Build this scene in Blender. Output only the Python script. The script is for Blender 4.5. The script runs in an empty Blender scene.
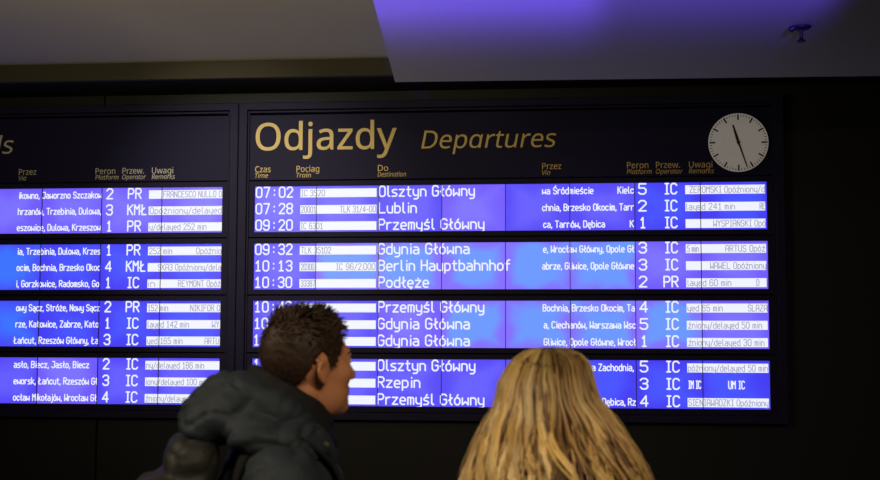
import bpy, bmesh, math, random
import numpy as np
from mathutils import Vector, Matrix, noise
from mathutils.bvhtree import BVHTree

random.seed(7)
SC = bpy.context.scene
COL = SC.collection
PI = math.pi

# ------------------------------------------------------------------ camera
F_PX = 1272.27                     # focal length in pixels of the 880 px wide frame
R = ((0.9947257398, -0.0051531850, -0.1024409451),      # world X, Y, Z in camera axes
     (0.1025209708, 0.0809774658, 0.9914293220),
     (0.0031863894, -0.9967026110, 0.0810786792))
CAM = Vector((0.0, -10.6, 1.7))
def ray(u, v):
    d = (u - 440, v - 240, F_PX)
    return Vector([sum(R[i][k] * d[k] for k in range(3)) for i in range(3)])
def on_wall(u, v, y=0.0):
    d = ray(u, v); return CAM + d * ((y - CAM.y) / d.y)
def on_level(u, v, z):
    d = ray(u, v); return CAM + d * ((z - CAM.z) / d.z)
cam_data = bpy.data.cameras.new('camera'); cam = bpy.data.objects.new('camera', cam_data); COL.objects.link(cam)
m = Matrix.Identity(4)
for i in range(3):
    m[i][0] = R[i][0]; m[i][1] = -R[i][1]; m[i][2] = -R[i][2]; m[i][3] = CAM[i]
cam.matrix_world = m
cam_data.sensor_fit = 'HORIZONTAL'; cam_data.sensor_width = 36; cam_data.lens = 36 * F_PX / 880
cam_data.clip_end = 100
cam_data.dof.use_dof = True; cam_data.dof.focus_distance = 10.4; cam_data.dof.aperture_fstop = 6.3
SC.camera = cam
vs = SC.view_settings
vs.view_transform = 'Standard'; vs.look = 'None'; vs.gamma = 1; vs.exposure = 0; vs.use_curve_mapping = False

# ------------------------------------------------------------------ materials
def mat(name, color, rough=0.6, metal=0.0, spec=0.5, bump=0.0, bscale=40, var=0.0, vscale=8, sheen=0.0):
    M = bpy.data.materials.new(name); M.use_nodes = True
    nt = M.node_tree; b = nt.nodes['Principled BSDF']
    b.inputs['Base Color'].default_value = (*color, 1); b.inputs['Roughness'].default_value = rough
    b.inputs['Metallic'].default_value = metal; b.inputs['Specular IOR Level'].default_value = spec
    if sheen: b.inputs['Sheen Weight'].default_value = sheen
    tc = nt.nodes.new('ShaderNodeTexCoord')
    if var:
        n = nt.nodes.new('ShaderNodeTexNoise'); n.inputs['Scale'].default_value = vscale; n.inputs['Detail'].default_value = 4
        nt.links.new(tc.outputs['Object'], n.inputs['Vector'])
        r = nt.nodes.new('ShaderNodeMix'); r.data_type = 'RGBA'
        r.inputs[6].default_value = (*[c * (1 - var) for c in color], 1); r.inputs[7].default_value = (*[min(1, c * (1 + var)) for c in color], 1)
        nt.links.new(n.outputs['Fac'], r.inputs[0]); nt.links.new(r.outputs[2], b.inputs['Base Color'])
    if bump:
        n = nt.nodes.new('ShaderNodeTexNoise'); n.inputs['Scale'].default_value = bscale; n.inputs['Detail'].default_value = 5
        nt.links.new(tc.outputs['Object'], n.inputs['Vector'])
        bm = nt.nodes.new('ShaderNodeBump'); bm.inputs['Strength'].default_value = bump; bm.inputs['Distance'].default_value = 0.01
        nt.links.new(n.outputs['Fac'], bm.inputs['Height']); nt.links.new(bm.outputs['Normal'], b.inputs['Normal'])
    return M
def emit(name, color, strength=1.0):
    M = bpy.data.materials.new(name); M.use_nodes = True
    nt = M.node_tree; b = nt.nodes['Principled BSDF']
    b.inputs['Base Color'].default_value = (0.01, 0.01, 0.01, 1); b.inputs['Roughness'].default_value = .5
    b.inputs['Emission Color'].default_value = (*color, 1); b.inputs['Emission Strength'].default_value = strength
    return M
def lcd(name, centre, edge, strength=1.0, fall=.25):
    """A back-lit display panel: the backlight is uneven, one hue in the middle, another at the rim."""
    M = bpy.data.materials.new(name); M.use_nodes = True
    nt = M.node_tree; N = nt.nodes; L = nt.links; b = N['Principled BSDF']
    b.inputs['Base Color'].default_value = (0.01, 0.01, 0.02, 1); b.inputs['Roughness'].default_value = .45
    tc = N.new('ShaderNodeTexCoord'); sep = N.new('ShaderNodeSeparateXYZ'); L.new(tc.outputs['Generated'], sep.inputs[0])
    def math_(op, a, bb=None):
        n = N.new('ShaderNodeMath'); n.operation = op
        for i, q in enumerate((a, bb)):
            if q is None: continue
            if isinstance(q, (int, float)): n.inputs[i].default_value = q
            else: L.new(q, n.inputs[i])
        return n.outputs[0]
    ax = math_('ABSOLUTE', math_('SUBTRACT', sep.outputs['X'], 0.5)); az = math_('ABSOLUTE', math_('SUBTRACT', sep.outputs['Z'], 0.5))
    d = math_('MAXIMUM', math_('MULTIPLY', ax, 2.0), math_('MULTIPLY', az, 1.9))
    nz = N.new('ShaderNodeTexNoise'); nz.inputs['Scale'].default_value = 3.2; nz.inputs['Detail'].default_value = 1.5
    L.new(tc.outputs['Object'], nz.inputs['Vector'])
    d2 = math_('ADD', d, math_('MULTIPLY', math_('SUBTRACT', nz.outputs['Fac'], 0.5), 1.3))
    mr = N.new('ShaderNodeMapRange'); mr.interpolation_type = 'SMOOTHSTEP'
    mr.inputs['From Min'].default_value = fall; mr.inputs['From Max'].default_value = 1.05; L.new(d2, mr.inputs['Value'])
    mix = N.new('ShaderNodeMix'); mix.data_type = 'RGBA'
    mix.inputs[6].default_value = (*centre, 1); mix.inputs[7].default_value = (*edge, 1)
    L.new(mr.outputs[0], mix.inputs[0]); L.new(mix.outputs[2], b.inputs['Emission Color'])
    b.inputs['Emission Strength'].default_value = strength
    return M
LCD = {
    'D': lcd('lcd_deep_blue', (0.06, 0.085, 1.0), (0.055, 0.042, 0.9)),
    'B': lcd('lcd_blue', (0.13, 0.11, 1.0), (0.085, 0.062, 0.92)),
    'V': lcd('lcd_violet', (0.2, 0.165, 1.0), (0.16, 0.10, 0.97)),
    'C': lcd('lcd_cyan', (0.14, 0.31, 1.0), (0.22, 0.145, 1.0), fall=.55),
    'A': lcd('lcd_azure', (0.045, 0.17, 1.0), (0.06, 0.065, 0.95)),
}
M_TEXT = emit('display_white', (0.84, 0.87, 1.0), 1.0)
M_BAR = emit('display_bar_white', (0.87, 0.9, 0.98), 1.0)
M_GREY = emit('display_grey', (0.31, 0.31, 0.48), 1.0)
M_FRAME = mat('frame_dark_metal_glow_tint', (0.0098, 0.008, 0.034), .55, 0.0, .16, var=.15)  # bluish base colour carries the halo of the screens, painted in
M_BEZEL = mat('bezel_dark_glow_tint', (0.0115, 0.0088, 0.032), .6, 0.0, .16, var=.1)  # blue tint stands for screen glow, mixed into the colour
M_HEAD = mat('header_panel_glow_tint', (0.0095, 0.0085, 0.038), .55, 0, .14, var=.1, vscale=3)  # navy base colour holds the blue halation around the screens as paint
M_GAP = mat('gap_black', (0.004, 0.004, 0.005), .8, 0, .1)
M_GOLD = mat('gold_lettering', (0.80, 0.58, 0.15), .5)
M_PALE = mat('pale_lettering', (0.62, 0.58, 0.46), .5)
M_WALL = mat('wall_black_panels', (0.0068, 0.0068, 0.0056), .6, 0, .3, var=.2, vscale=1.2, bump=.05, bscale=30)
M_SOFFIT = mat('soffit_black', (0.012, 0.012, 0.010), .8, 0, .1)
M_CEIL = mat('ceiling_plaster', (0.53, 0.48, 0.28), .75, 0, .3, var=.06, vscale=.7, bump=.08, bscale=18)
M_FLOOR = mat('floor_stone', (0.07, 0.067, 0.062), .4, 0, .4, var=.25, vscale=2)
M_SKIN = mat('skin', (0.5, 0.215, 0.105), .5, 0, .4, var=.12, vscale=30, bump=.08, bscale=220)
M_SKIN_W = mat('skin_pale', (0.6, 0.36, 0.25), .5, 0, .4, var=.1, vscale=30, bump=.05, bscale=220)

# ------------------------------------------------------------------ scene graph helpers
def thing(name, loc, label, cat, rz=0.0, group=None):
    o = bpy.data.objects.new(name, None); COL.objects.link(o); o.empty_display_size = .1
    o.location = loc; o.rotation_euler = (0, 0, rz); o['label'] = label; o['category'] = cat
    if group: o['group'] = group
    return o
class MB:
    def __init__(self): self.v = []; self.f = []; self.mi = []; self.tint = []
    def add(self, vs, fs, mi=0, tint=None):
        o = len(self.v); self.v += [tuple(p) for p in vs]; self.f += [tuple(i + o for i in q) for q in fs]; self.mi += [mi] * len(fs)
        if tint is not None: self.tint += tint
    def box(self, x0, x1, y0, y1, z0, z1, mi=0):
        vs = [(x, y, z) for x in (x0, x1) for y in (y0, y1) for z in (z0, z1)]
        self.add(vs, [(0, 1, 3, 2), (4, 6, 7, 5), (0, 4, 5, 1), (2, 3, 7, 6), (0, 2, 6, 4), (1, 5, 7, 3)], mi)
    def ring(self, X0, X1, Z0, Z1, x0, x1, z0, z1, y0, y1):
        """a rectangular frame with mitred corners, front at y0, back at y1, outer edge X/Z, inner x/z"""
        o = [(X0, Z0), (X1, Z0), (X1, Z1), (X0, Z1)]; i = [(x0, z0), (x1, z0), (x1, z1), (x0, z1)]
        vs = [(a, y0, b) for a, b in o] + [(a, y0, b) for a, b in i] + [(a, y1, b) for a, b in o] + [(a, y1, b) for a, b in i]
        fs = []
        for k in range(4):
            n = (k + 1) % 4
            fs += [(k, n, 4 + n, 4 + k), (8 + k, 12 + k, 12 + n, 8 + n), (k, 8 + k, 8 + n, n), (4 + k, 4 + n, 12 + n, 12 + k)]
        self.add(vs, fs)
    def cyl(self, p0, r0, p1, r1, n=24, cap=True, mi=0):
        p0 = Vector(p0); p1 = Vector(p1); a = (p1 - p0).normalized()
        u = a.orthogonal().normalized(); w = a.cross(u)
        vs = [p0 + (u * math.cos(2 * PI * k / n) + w * math.sin(2 * PI * k / n)) * r0 for k in range(n)] + \
             [p1 + (u * math.cos(2 * PI * k / n) + w * math.sin(2 * PI * k / n)) * r1 for k in range(n)]
        fs = [(k, (k + 1) % n, n + (k + 1) % n, n + k) for k in range(n)]
        if cap: fs += [tuple(range(n - 1, -1, -1)), tuple(range(n, 2 * n))]
        self.add(vs, fs, mi)
    def capsule(self, p0, r0, p1, r1, n=14, m=4):
        p0 = Vector(p0); p1 = Vector(p1); a = (p1 - p0)
        a = a.normalized() if a.length > 1e-6 else Vector((0, 0, 1))
        u = a.orthogonal().normalized(); w = a.cross(u); rings = []
        for k in range(m + 1):
            t = -PI / 2 + (PI / 2) * k / m; rings.append((p0 + a * r0 * math.sin(t), max(r0 * math.cos(t), 1e-4)))
        for k in range(m + 1):
            t = (PI / 2) * k / m; rings.append((p1 + a * r1 * math.sin(t), max(r1 * math.cos(t), 1e-4)))
        vs = []; fs = []
        for c, r in rings: vs += [c + (u * math.cos(2 * PI * k / n) + w * math.sin(2 * PI * k / n)) * r for k in range(n)]
        for j in range(len(rings) - 1):
            fs += [(j * n + k, j * n + (k + 1) % n, (j + 1) * n + (k + 1) % n, (j + 1) * n + k) for k in range(n)]
        fs += [tuple(range(n - 1, -1, -1)), tuple(range((len(rings) - 1) * n, len(rings) * n))]
        self.add(vs, fs)
    def chain(self, pts, radii, n=12):
        for k in range(len(pts) - 1): self.capsule(pts[k], radii[k], pts[k + 1], radii[k + 1], n)
    def ell(self, c, r, rot=None, n=24, m=14):
        vs = []; fs = []
        for j in range(m + 1):
            t = -PI / 2 + PI * j / m; t = max(min(t, PI / 2 - .01), -PI / 2 + .01)
            for k in range(n):
                p = Vector((r[0] * math.cos(t) * math.cos(2 * PI * k / n), r[1] * math.cos(t) * math.sin(2 * PI * k / n), r[2] * math.sin(t)))
                if rot: p = rot @ p
                vs.append(p + Vector(c))
        for j in range(m): fs += [(j * n + k, j * n + (k + 1) % n, (j + 1) * n + (k + 1) % n, (j + 1) * n + k) for k in range(n)]
        fs += [tuple(range(n - 1, -1, -1)), tuple(range(m * n, (m + 1) * n))]
        self.add(vs, fs)
    def tube(self, pts, radii, n=6, flat=1.0, tint=None, side=None):
        """tapered tube; flat < 1 squashes it across `side`"""
        vs = []; fs = []; tt = []
        N = len(pts); pts = [Vector(p) for p in pts]
        for i in range(N):
            a = (pts[min(i + 1, N - 1)] - pts[max(i - 1, 0)]).normalized()
            u = (side - a * side.dot(a)) if side is not None else a.orthogonal()
            u.normalize(); w = a.cross(u)
            for k in range(n):
                q = 2 * PI * k / n
                vs.append(pts[i] + u * math.cos(q) * radii[i] * flat + w * math.sin(q) * radii[i])
                if tint: tt.append(tint[i])
        for j in range(N - 1): fs += [(j * n + k, j * n + (k + 1) % n, (j + 1) * n + (k + 1) % n, (j + 1) * n + k) for k in range(n)]
        fs += [tuple(range(n - 1, -1, -1)), tuple(range((N - 1) * n, N * n))]
        self.add(vs, fs, 0, tt if tint else None)
    def mesh(self, name):
        me = bpy.data.meshes.new(name); me.from_pydata(self.v, [], self.f)
        me.polygons.foreach_set('material_index', self.mi)
        if self.tint and len(self.tint) == len(self.v):
            at = me.color_attributes.new('tint', 'FLOAT_COLOR', 'POINT')
            at.data.foreach_set('color', [c for t in self.tint for c in (*t, 1.0)])
        return me
    def build(self, name, material, parent=None, smooth=False, bevel=0.0, flip=True):
        me = self.mesh(name)
        return put(name, me, material, parent, smooth, bevel)
def put(name, me, material, parent=None, smooth=False, bevel=0.0):
    bm = bmesh.new(); bm.from_mesh(me); bmesh.ops.recalc_face_normals(bm, faces=bm.faces); bm.to_mesh(me); bm.free()
    for q in (material if isinstance(material, (list, tuple)) else [material]): me.materials.append(q)
    me.polygons.foreach_set('use_smooth', [smooth] * len(me.polygons))
    o = bpy.data.objects.new(name, me); COL.objects.link(o)
    if parent: o.parent = parent
    if bevel:
        b = o.modifiers.new('bevel', 'BEVEL'); b.width = bevel; b.segments = 2; b.limit_method = 'ANGLE'
    return o
def structure(o): o['kind'] = 'structure'; return o
def fuse(mb, voxel, smooth=6, folds=None):
    """join overlapping closed shapes into one continuous skin"""
    me = mb.mesh('tmp'); o = bpy.data.objects.new('tmp', me); COL.objects.link(o)
    r = o.modifiers.new('r', 'REMESH'); r.mode = 'VOXEL'; r.voxel_size = voxel
    if smooth:
        s = o.modifiers.new('s', 'SMOOTH'); s.factor = .5; s.iterations = smooth
    dg = bpy.context.evaluated_depsgraph_get(); dg.update()
    out = bpy.data.meshes.new_from_object(o.evaluated_get(dg)); bpy.data.objects.remove(o); bpy.data.meshes.remove(me)
    if folds:
        n = [v.normal.copy() for v in out.vertices]
        for v, q in zip(out.vertices, n): v.co += q * folds(v.co)
        out.update()
    return out
def mesh_into(mb, me, M=None):
    mb.add([(M @ v.co) if M else v.co for v in me.vertices], [tuple(p.vertices) for p in me.polygons])

# ------------------------------------------------------------------ lettering
# outlines of the humanist sans letters of the headings: advance, then closed contours (x, y, x, y, ...)
LETTERS = {".":[215,[[58,43,61,69,72,85,88,94,107,97,126,94,142,85,153,69,157,43,153,18,142,2,126,-8,107,-11,88,-8,72,2,61,18]]],"A":[512,[[437,0,368,177,141,177,73,0,0,0,224,575,289,575,512,0],[282,415,274,438,269,455,263,473,259,489,255,500,247,468,242,452,238,438,230,415,165,241,346,241]]],"C":[507,[[323,517,294,516,266,510,241,502,217,490,196,474,178,456,162,434,149,410,139,383,131,353,127,321,125,286,128,241,135,200,147,164,164,132,186,105,213,83,244,68,281,58,322,55,347,56,371,58,394,62,416,66,438,72,460,78,460,15,438,8,416,2,393,-2,369,-6,342,-7,312,-8,257,-4,208,8,166,28,130,56,101,90,78,131,62,178,52,230,49,287,51,329,57,369,67,406,81,440,99,471,120,499,145,523,174,543,206,559,242,571,281,578,324,581,353,580,381,577,409,572,435,565,460,557,482,547,453,486,435,494,415,501,394,508,372,513,348,516]]],"D":[585,[[536,292,533,231,521,177,501,131,474,91,439,58,399,33,351,15,297,4,237,0,78,0,78,573,254,573,309,569,359,558,404,540,443,516,476,484,502,446,521,401,533,350],[460,289,457,337,449,379,435,415,416,444,391,469,361,487,327,500,287,508,244,511,150,511,150,62,228,62,299,68,357,87,402,119,434,164,454,220]]],"O":[626,[[577,287,576,244,570,204,561,166,547,132,531,101,510,73,486,49,459,29,428,13,393,1,355,-6,314,-8,271,-6,232,1,196,13,165,29,138,49,114,73,94,101,78,132,65,167,56,204,51,245,49,288,52,344,62,396,78,442,100,482,130,517,166,545,208,565,258,577,314,581,369,577,417,565,459,545,495,517,524,483,547,442,564,396,574,344],[125,287,127,241,134,200,145,163,161,131,182,104,207,83,238,67,273,58,314,55,354,58,390,67,420,83,445,104,465,131,481,163,492,200,499,241,501,287,496,354,481,411,456,457,421,491,373,511,314,518,274,515,238,506,207,490,182,469,161,443,145,411,134,374,127,333]]],"P":[485,[[229,573,297,568,352,553,393,528,421,495,439,454,444,404,443,381,439,358,433,336,423,316,411,296,395,278,375,262,351,249,324,238,292,230,256,225,216,223,150,223,150,0,78,0,78,573],[223,511,150,511,150,285,208,285,242,286,272,290,298,296,320,306,338,318,352,334,362,352,368,375,370,401,366,435,354,462,334,484,306,499,269,508]]],"R":[499,[[236,573,281,571,320,565,353,555,381,540,404,522,422,500,434,474,442,444,444,410,442,381,437,356,427,334,415,315,401,298,385,285,367,274,349,264,330,257,487,0,403,0,264,237,150,237,150,0,78,0,78,573],[232,510,150,510,150,298,236,298,278,301,312,310,338,325,355,347,366,374,370,407,368,430,363,450,355,467,343,480,328,491,310,500,287,505,261,509]]],"T":[446,[[259,0,187,0,187,509,8,509,8,573,437,573,437,509,259,509]]],"U":[586,[[513,202,511,164,503,128,489,95,470,65,446,40,416,20,380,4,338,-5,290,-8,225,-2,171,18,128,50,97,93,78,144,72,204,72,573,144,573,144,201,148,158,161,122,182,93,211,72,248,59,294,55,327,57,355,63,379,73,399,88,415,105,427,126,435,149,440,174,442,202,442,573,513,573]]],"V":[481,[[481,573,277,0,204,0,0,573,75,573,204,205,213,182,220,160,226,139,231,119,236,100,241,80,245,100,250,119,255,140,262,161,269,183,277,207,405,573]]],"a":[450,[[231,437,279,433,318,422,347,403,368,375,381,338,385,293,385,0,334,0,320,61,317,61,304,46,292,33,279,22,265,13,250,5,234,-1,216,-5,195,-7,172,-8,148,-7,124,-2,103,6,84,16,68,30,55,48,45,68,39,92,37,119,43,159,59,192,87,219,127,238,179,251,243,257,316,259,316,285,313,317,306,342,293,359,275,371,253,378,227,380,205,379,183,376,163,370,143,363,124,355,106,347,84,400,104,410,126,419,151,426,177,432,204,436],[252,208,204,203,167,195,141,182,124,165,113,144,110,119,112,97,120,79,132,66,148,56,167,51,188,49,223,52,253,62,279,79,299,103,311,134,315,172,315,210]]],"c":[385,[[241,-8,204,-5,170,2,139,15,112,34,88,58,69,87,55,123,47,165,44,213,47,262,56,305,71,342,90,372,114,396,142,415,174,428,208,435,245,438,267,437,288,435,309,431,328,426,344,421,358,415,337,356,316,363,292,370,267,374,244,376,217,374,193,368,172,358,155,343,141,325,131,303,123,277,119,247,117,213,119,181,123,152,131,126,141,104,155,86,172,71,191,61,214,55,240,53,262,54,283,56,302,60,319,65,336,71,351,78,351,15,336,8,320,3,304,-2,285,-5,264,-7]]],"d":[493,[[221,-8,171,-2,128,17,92,48,65,91,49,146,44,214,49,282,66,338,93,381,128,413,171,432,221,438,243,437,262,434,280,429,303,420,323,407,340,391,354,374,359,374,356,405,355,424,354,438,354,609,425,609,425,0,368,0,358,58,354,58,340,40,323,24,303,11,279,1,262,-4,242,-7],[232,51,273,55,305,67,328,88,343,117,352,154,355,200,355,213,352,263,343,304,329,336,306,360,274,375,231,379,196,374,168,359,146,334,130,300,120,260,117,213,120,165,130,125,146,93,168,69,197,55]]],"e":[452,[[234,438,269,435,301,427,329,414,354,396,374,373,390,346,402,315,409,281,411,244,411,201,117,201,122,157,134,119,154,90,181,69,215,56,254,52,280,53,305,56,327,60,348,66,370,73,392,82,392,20,370,11,349,4,327,-1,304,-5,279,-7,251,-8,212,-5,176,3,143,17,114,36,90,61,70,91,56,126,47,167,44,212,47,257,55,297,68,333,86,364,108,390,134,411,164,426,198,435],[233,380,202,377,175,366,154,348,137,323,125,293,119,257,338,257,336,281,333,302,326,322,318,338,306,353,292,364,276,373,256,378]]],"f":[276,[[266,375,158,375,158,0,87,0,87,375,12,375,12,408,87,432,87,457,89,492,95,522,104,547,116,568,132,585,152,597,174,606,199,612,227,613,252,612,274,609,294,604,310,599,292,544,278,548,262,552,245,555,228,556,206,553,189,545,175,532,166,513,160,489,158,458,158,430,266,430]]],"g":[493,[[221,438,248,436,273,431,297,422,319,409,338,393,355,373,359,373,369,430,425,430,425,-7,423,-46,416,-80,404,-109,388,-135,367,-155,341,-172,310,-183,274,-190,233,-192,202,-192,174,-189,147,-186,122,-180,99,-174,78,-165,78,-100,99,-110,123,-118,149,-125,177,-130,206,-133,237,-134,271,-130,300,-119,324,-101,341,-77,352,-48,355,-13,355,4,355,16,356,32,357,47,358,57,354,57,338,37,320,21,299,8,275,-1,250,-6,221,-8,170,-2,126,18,91,51,65,95,49,149,44,214,49,278,65,332,91,377,126,411,169,431],[230,379,207,376,187,370,169,359,153,344,140,326,130,303,123,277,119,247,117,213,120,165,130,124,146,92,169,68,197,54,232,50,253,51,271,53,288,58,309,69,326,85,336,98,343,113,349,131,353,151,355,173,356,197,356,214,355,251,350,282,343,309,332,331,319,348,302,362,281,371,257,377]]],"i":[207,[[139,430,139,0,68,0,68,430],[104,591,119,588,133,580,142,566,145,546,142,526,133,512,119,504,104,501,88,504,75,512,66,526,63,546,66,566,75,580,88,588]]],"j":[207,[[18,-192,-1,-192,-18,-190,-32,-187,-44,-183,-44,-126,-32,-129,-19,-132,-6,-133,9,-134,32,-130,51,-120,61,-108,66,-90,68,-67,68,430,139,430,139,-64,137,-90,133,-113,126,-133,116,-151,103,-166,87,-177,67,-186,44,-191],[63,546,66,566,75,580,88,588,104,591,119,588,133,580,142,566,145,546,142,526,133,512,119,504,104,501,88,504,75,512,66,526]]],"k":[428,[[138,291,138,276,137,257,135,221,138,221,152,240,172,264,181,276,189,285,326,430,409,430,235,246,421,0,336,0,187,200,138,158,138,0,68,0,68,609,138,609]]],"l":[207,[[139,0,68,0,68,609,139,609]]],"m":[750,[[540,438,584,434,621,421,649,401,669,371,681,330,685,280,685,0,615,0,615,277,613,308,606,333,594,353,577,367,555,376,528,379,490,374,460,362,438,342,423,315,414,280,411,237,411,0,342,0,342,277,341,298,337,317,332,333,320,353,303,367,289,374,272,377,253,379,227,377,204,370,185,360,170,347,158,329,150,308,144,283,140,255,139,223,139,0,68,0,68,430,125,430,136,371,140,371,155,392,173,409,194,422,217,431,233,435,249,437,266,438,298,436,325,430,349,420,369,406,386,388,398,366,402,366,418,388,438,406,461,420,486,430,512,436]]],"n":[496,[[275,438,322,434,361,421,391,401,413,371,426,330,431,280,431,0,361,0,361,275,358,307,351,333,338,353,319,367,295,376,265,379,222,374,189,361,166,338,151,308,142,269,139,223,139,0,68,0,68,430,125,430,136,371,140,371,150,385,162,398,175,409,190,418,206,425,222,431,239,435,257,437]]],"o":[485,[[442,216,440,181,436,150,428,121,417,95,404,71,388,51,369,33,348,18,324,7,299,-1,271,-6,241,-8,214,-6,188,-1,163,7,140,18,119,33,100,51,84,71,70,95,59,121,51,150,46,181,44,216,47,261,55,301,68,336,87,367,110,392,137,412,169,426,204,435,244,438,281,435,316,426,347,412,374,392,398,367,417,336,431,301,439,261],[117,216,119,184,123,154,130,128,141,105,155,86,172,71,192,59,216,53,243,51,270,53,294,59,314,71,331,86,345,105,356,128,363,154,367,184,369,216,367,248,363,277,355,303,345,325,331,344,314,359,294,370,270,376,242,379,202,374,171,359,147,335,130,303,120,263]]],"p":[493,[[273,438,322,432,365,413,401,383,428,339,444,284,449,216,447,170,439,129,427,93,410,62,390,37,365,17,337,3,306,-5,272,-8,251,-7,231,-4,213,1,190,11,170,24,153,38,139,55,134,55,136,39,137,20,138,1,139,-16,139,-192,68,-192,68,430,126,430,136,371,139,371,153,389,170,405,189,419,213,429,231,434,251,437],[260,379,233,377,210,371,190,362,174,349,161,333,152,313,145,289,141,261,139,229,139,216,140,182,144,152,150,126,159,103,172,85,188,70,208,59,233,53,261,51,286,53,308,60,326,72,341,88,354,108,364,131,371,157,375,186,376,217,373,262,363,302,348,334,325,359,296,374]]],"q":[493,[[354,-9,355,7,355,25,356,43,358,58,354,58,340,40,323,25,303,11,279,1,251,-6,219,-8,170,-2,128,17,93,48,66,91,49,146,44,214,47,261,54,302,67,338,83,368,104,393,129,413,157,427,188,435,221,438,253,436,280,429,304,419,324,405,341,389,355,371,358,371,369,430,425,430,425,-192,354,-192],[233,51,260,52,284,58,304,67,320,79,333,96,342,116,349,140,353,168,355,199,355,213,352,263,343,305,328,337,305,361,273,375,231,379,196,374,167,359,145,334,130,300,120,260,117,213,120,165,130,126,146,93,168,70,197,55]]],"r":[331,[[269,438,281,438,295,437,308,435,319,433,310,368,299,370,287,372,275,373,264,374,240,371,217,363,195,351,176,334,166,321,156,305,149,289,143,270,140,251,139,229,139,0,68,0,68,430,126,430,134,351,137,351,147,367,158,381,170,395,183,407,198,418,214,426,231,433,249,437]]],"s":[384,[[348,119,346,92,339,69,327,49,311,32,292,18,268,6,241,-2,210,-6,176,-8,148,-7,122,-5,99,-1,78,5,59,11,42,19,42,83,60,75,81,67,104,60,128,54,153,50,178,49,211,51,236,57,256,66,269,79,277,94,280,112,278,128,271,141,259,154,239,167,222,176,200,185,174,196,148,206,124,217,103,228,84,239,69,252,57,266,48,283,43,302,41,324,46,358,61,386,85,408,118,425,157,435,202,438,228,437,252,434,275,430,298,424,319,417,339,409,315,353,297,360,278,366,258,372,238,377,218,379,197,380,171,379,149,374,131,366,114,350,108,328,111,312,119,298,133,286,154,274,172,266,193,256,219,246,245,236,268,226,289,215,306,203,321,191,333,176,341,159,346,140]]],"t":[289,[[212,50,228,50,245,53,260,55,272,59,272,5,258,0,240,-4,219,-7,200,-8,178,-7,157,-3,138,4,120,13,104,27,91,44,82,66,76,93,74,125,74,375,13,375,13,409,75,437,103,528,144,528,144,430,269,430,269,375,144,375,144,127,146,103,153,83,163,69,177,58,193,52]]],"u":[496,[[427,430,427,0,370,0,359,57,356,57,346,43,334,31,321,20,306,11,290,4,273,-1,256,-5,238,-7,220,-8,187,-6,159,-1,134,8,112,21,95,38,81,59,71,85,65,114,63,148,63,430,135,430,135,153,137,122,145,96,158,76,176,62,200,53,230,51,260,53,285,59,306,69,323,82,336,100,345,121,352,146,356,175,357,206,357,430]]],"v":[407,[[163,0,0,430,75,430,167,176,173,158,180,137,187,116,193,96,198,78,201,63,204,63,208,78,214,96,220,117,227,138,241,176,332,430,407,430,244,0]]],"w":[630,[[346,243,336,276,331,292,328,308,321,335,318,347,316,357,313,357,308,335,302,307,298,292,294,275,289,259,284,242,207,1,127,1,9,431,82,431,141,201,147,178,153,154,158,131,163,109,167,90,169,73,172,73,178,97,185,128,189,144,193,160,197,175,201,188,277,431,354,431,428,188,440,149,446,129,451,109,455,90,457,74,460,74,463,89,466,108,471,129,477,153,481,169,485,185,489,201,549,431,621,431,502,1,419,1]]],"y":[409,[[1,430,76,430,169,185,177,164,184,144,191,124,196,105,201,86,205,68,209,68,212,83,217,100,224,121,231,142,238,164,245,186,333,430,409,430,224,-59,213,-85,201,-108,188,-130,173,-148,157,-164,138,-176,117,-185,94,-191,67,-192,49,-192,34,-190,20,-188,9,-186,9,-130,30,-133,43,-134,56,-135,79,-132,99,-126,116,-114,130,-99,142,-80,152,-59,174,-2]]],"z":[377,[[346,0,31,0,31,47,262,375,45,375,45,430,340,430,340,377,112,55,346,55]]],"ą":[450,[[231,437,279,433,318,422,347,403,368,375,381,338,385,293,385,0,334,0,320,61,317,61,304,46,292,33,279,22,265,13,250,5,234,-1,216,-5,195,-7,172,-8,148,-7,124,-2,103,6,84,16,68,30,55,48,45,68,39,92,37,119,43,159,59,192,87,219,127,238,179,251,243,257,316,259,316,285,313,317,306,342,293,359,275,371,253,378,227,380,205,379,183,376,163,370,143,363,124,355,106,347,84,400,104,410,126,419,151,426,177,432,204,436],[252,208,204,203,167,195,141,182,124,165,113,144,110,119,112,97,120,79,132,66,148,56,167,51,188,49,223,52,253,62,279,79,299,103,311,134,315,172,315,210],[330,-93,333,-109,340,-120,351,-127,366,-129,379,-129,389,-127,405,-124,405,-169,394,-172,383,-174,370,-176,355,-176,329,-174,309,-168,293,-156,282,-141,275,-123,273,-101,276,-78,284,-56,297,-35,313,-17,330,-1,346,12,385,0,368,-17,355,-32,344,-47,334,-69]]]}
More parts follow.
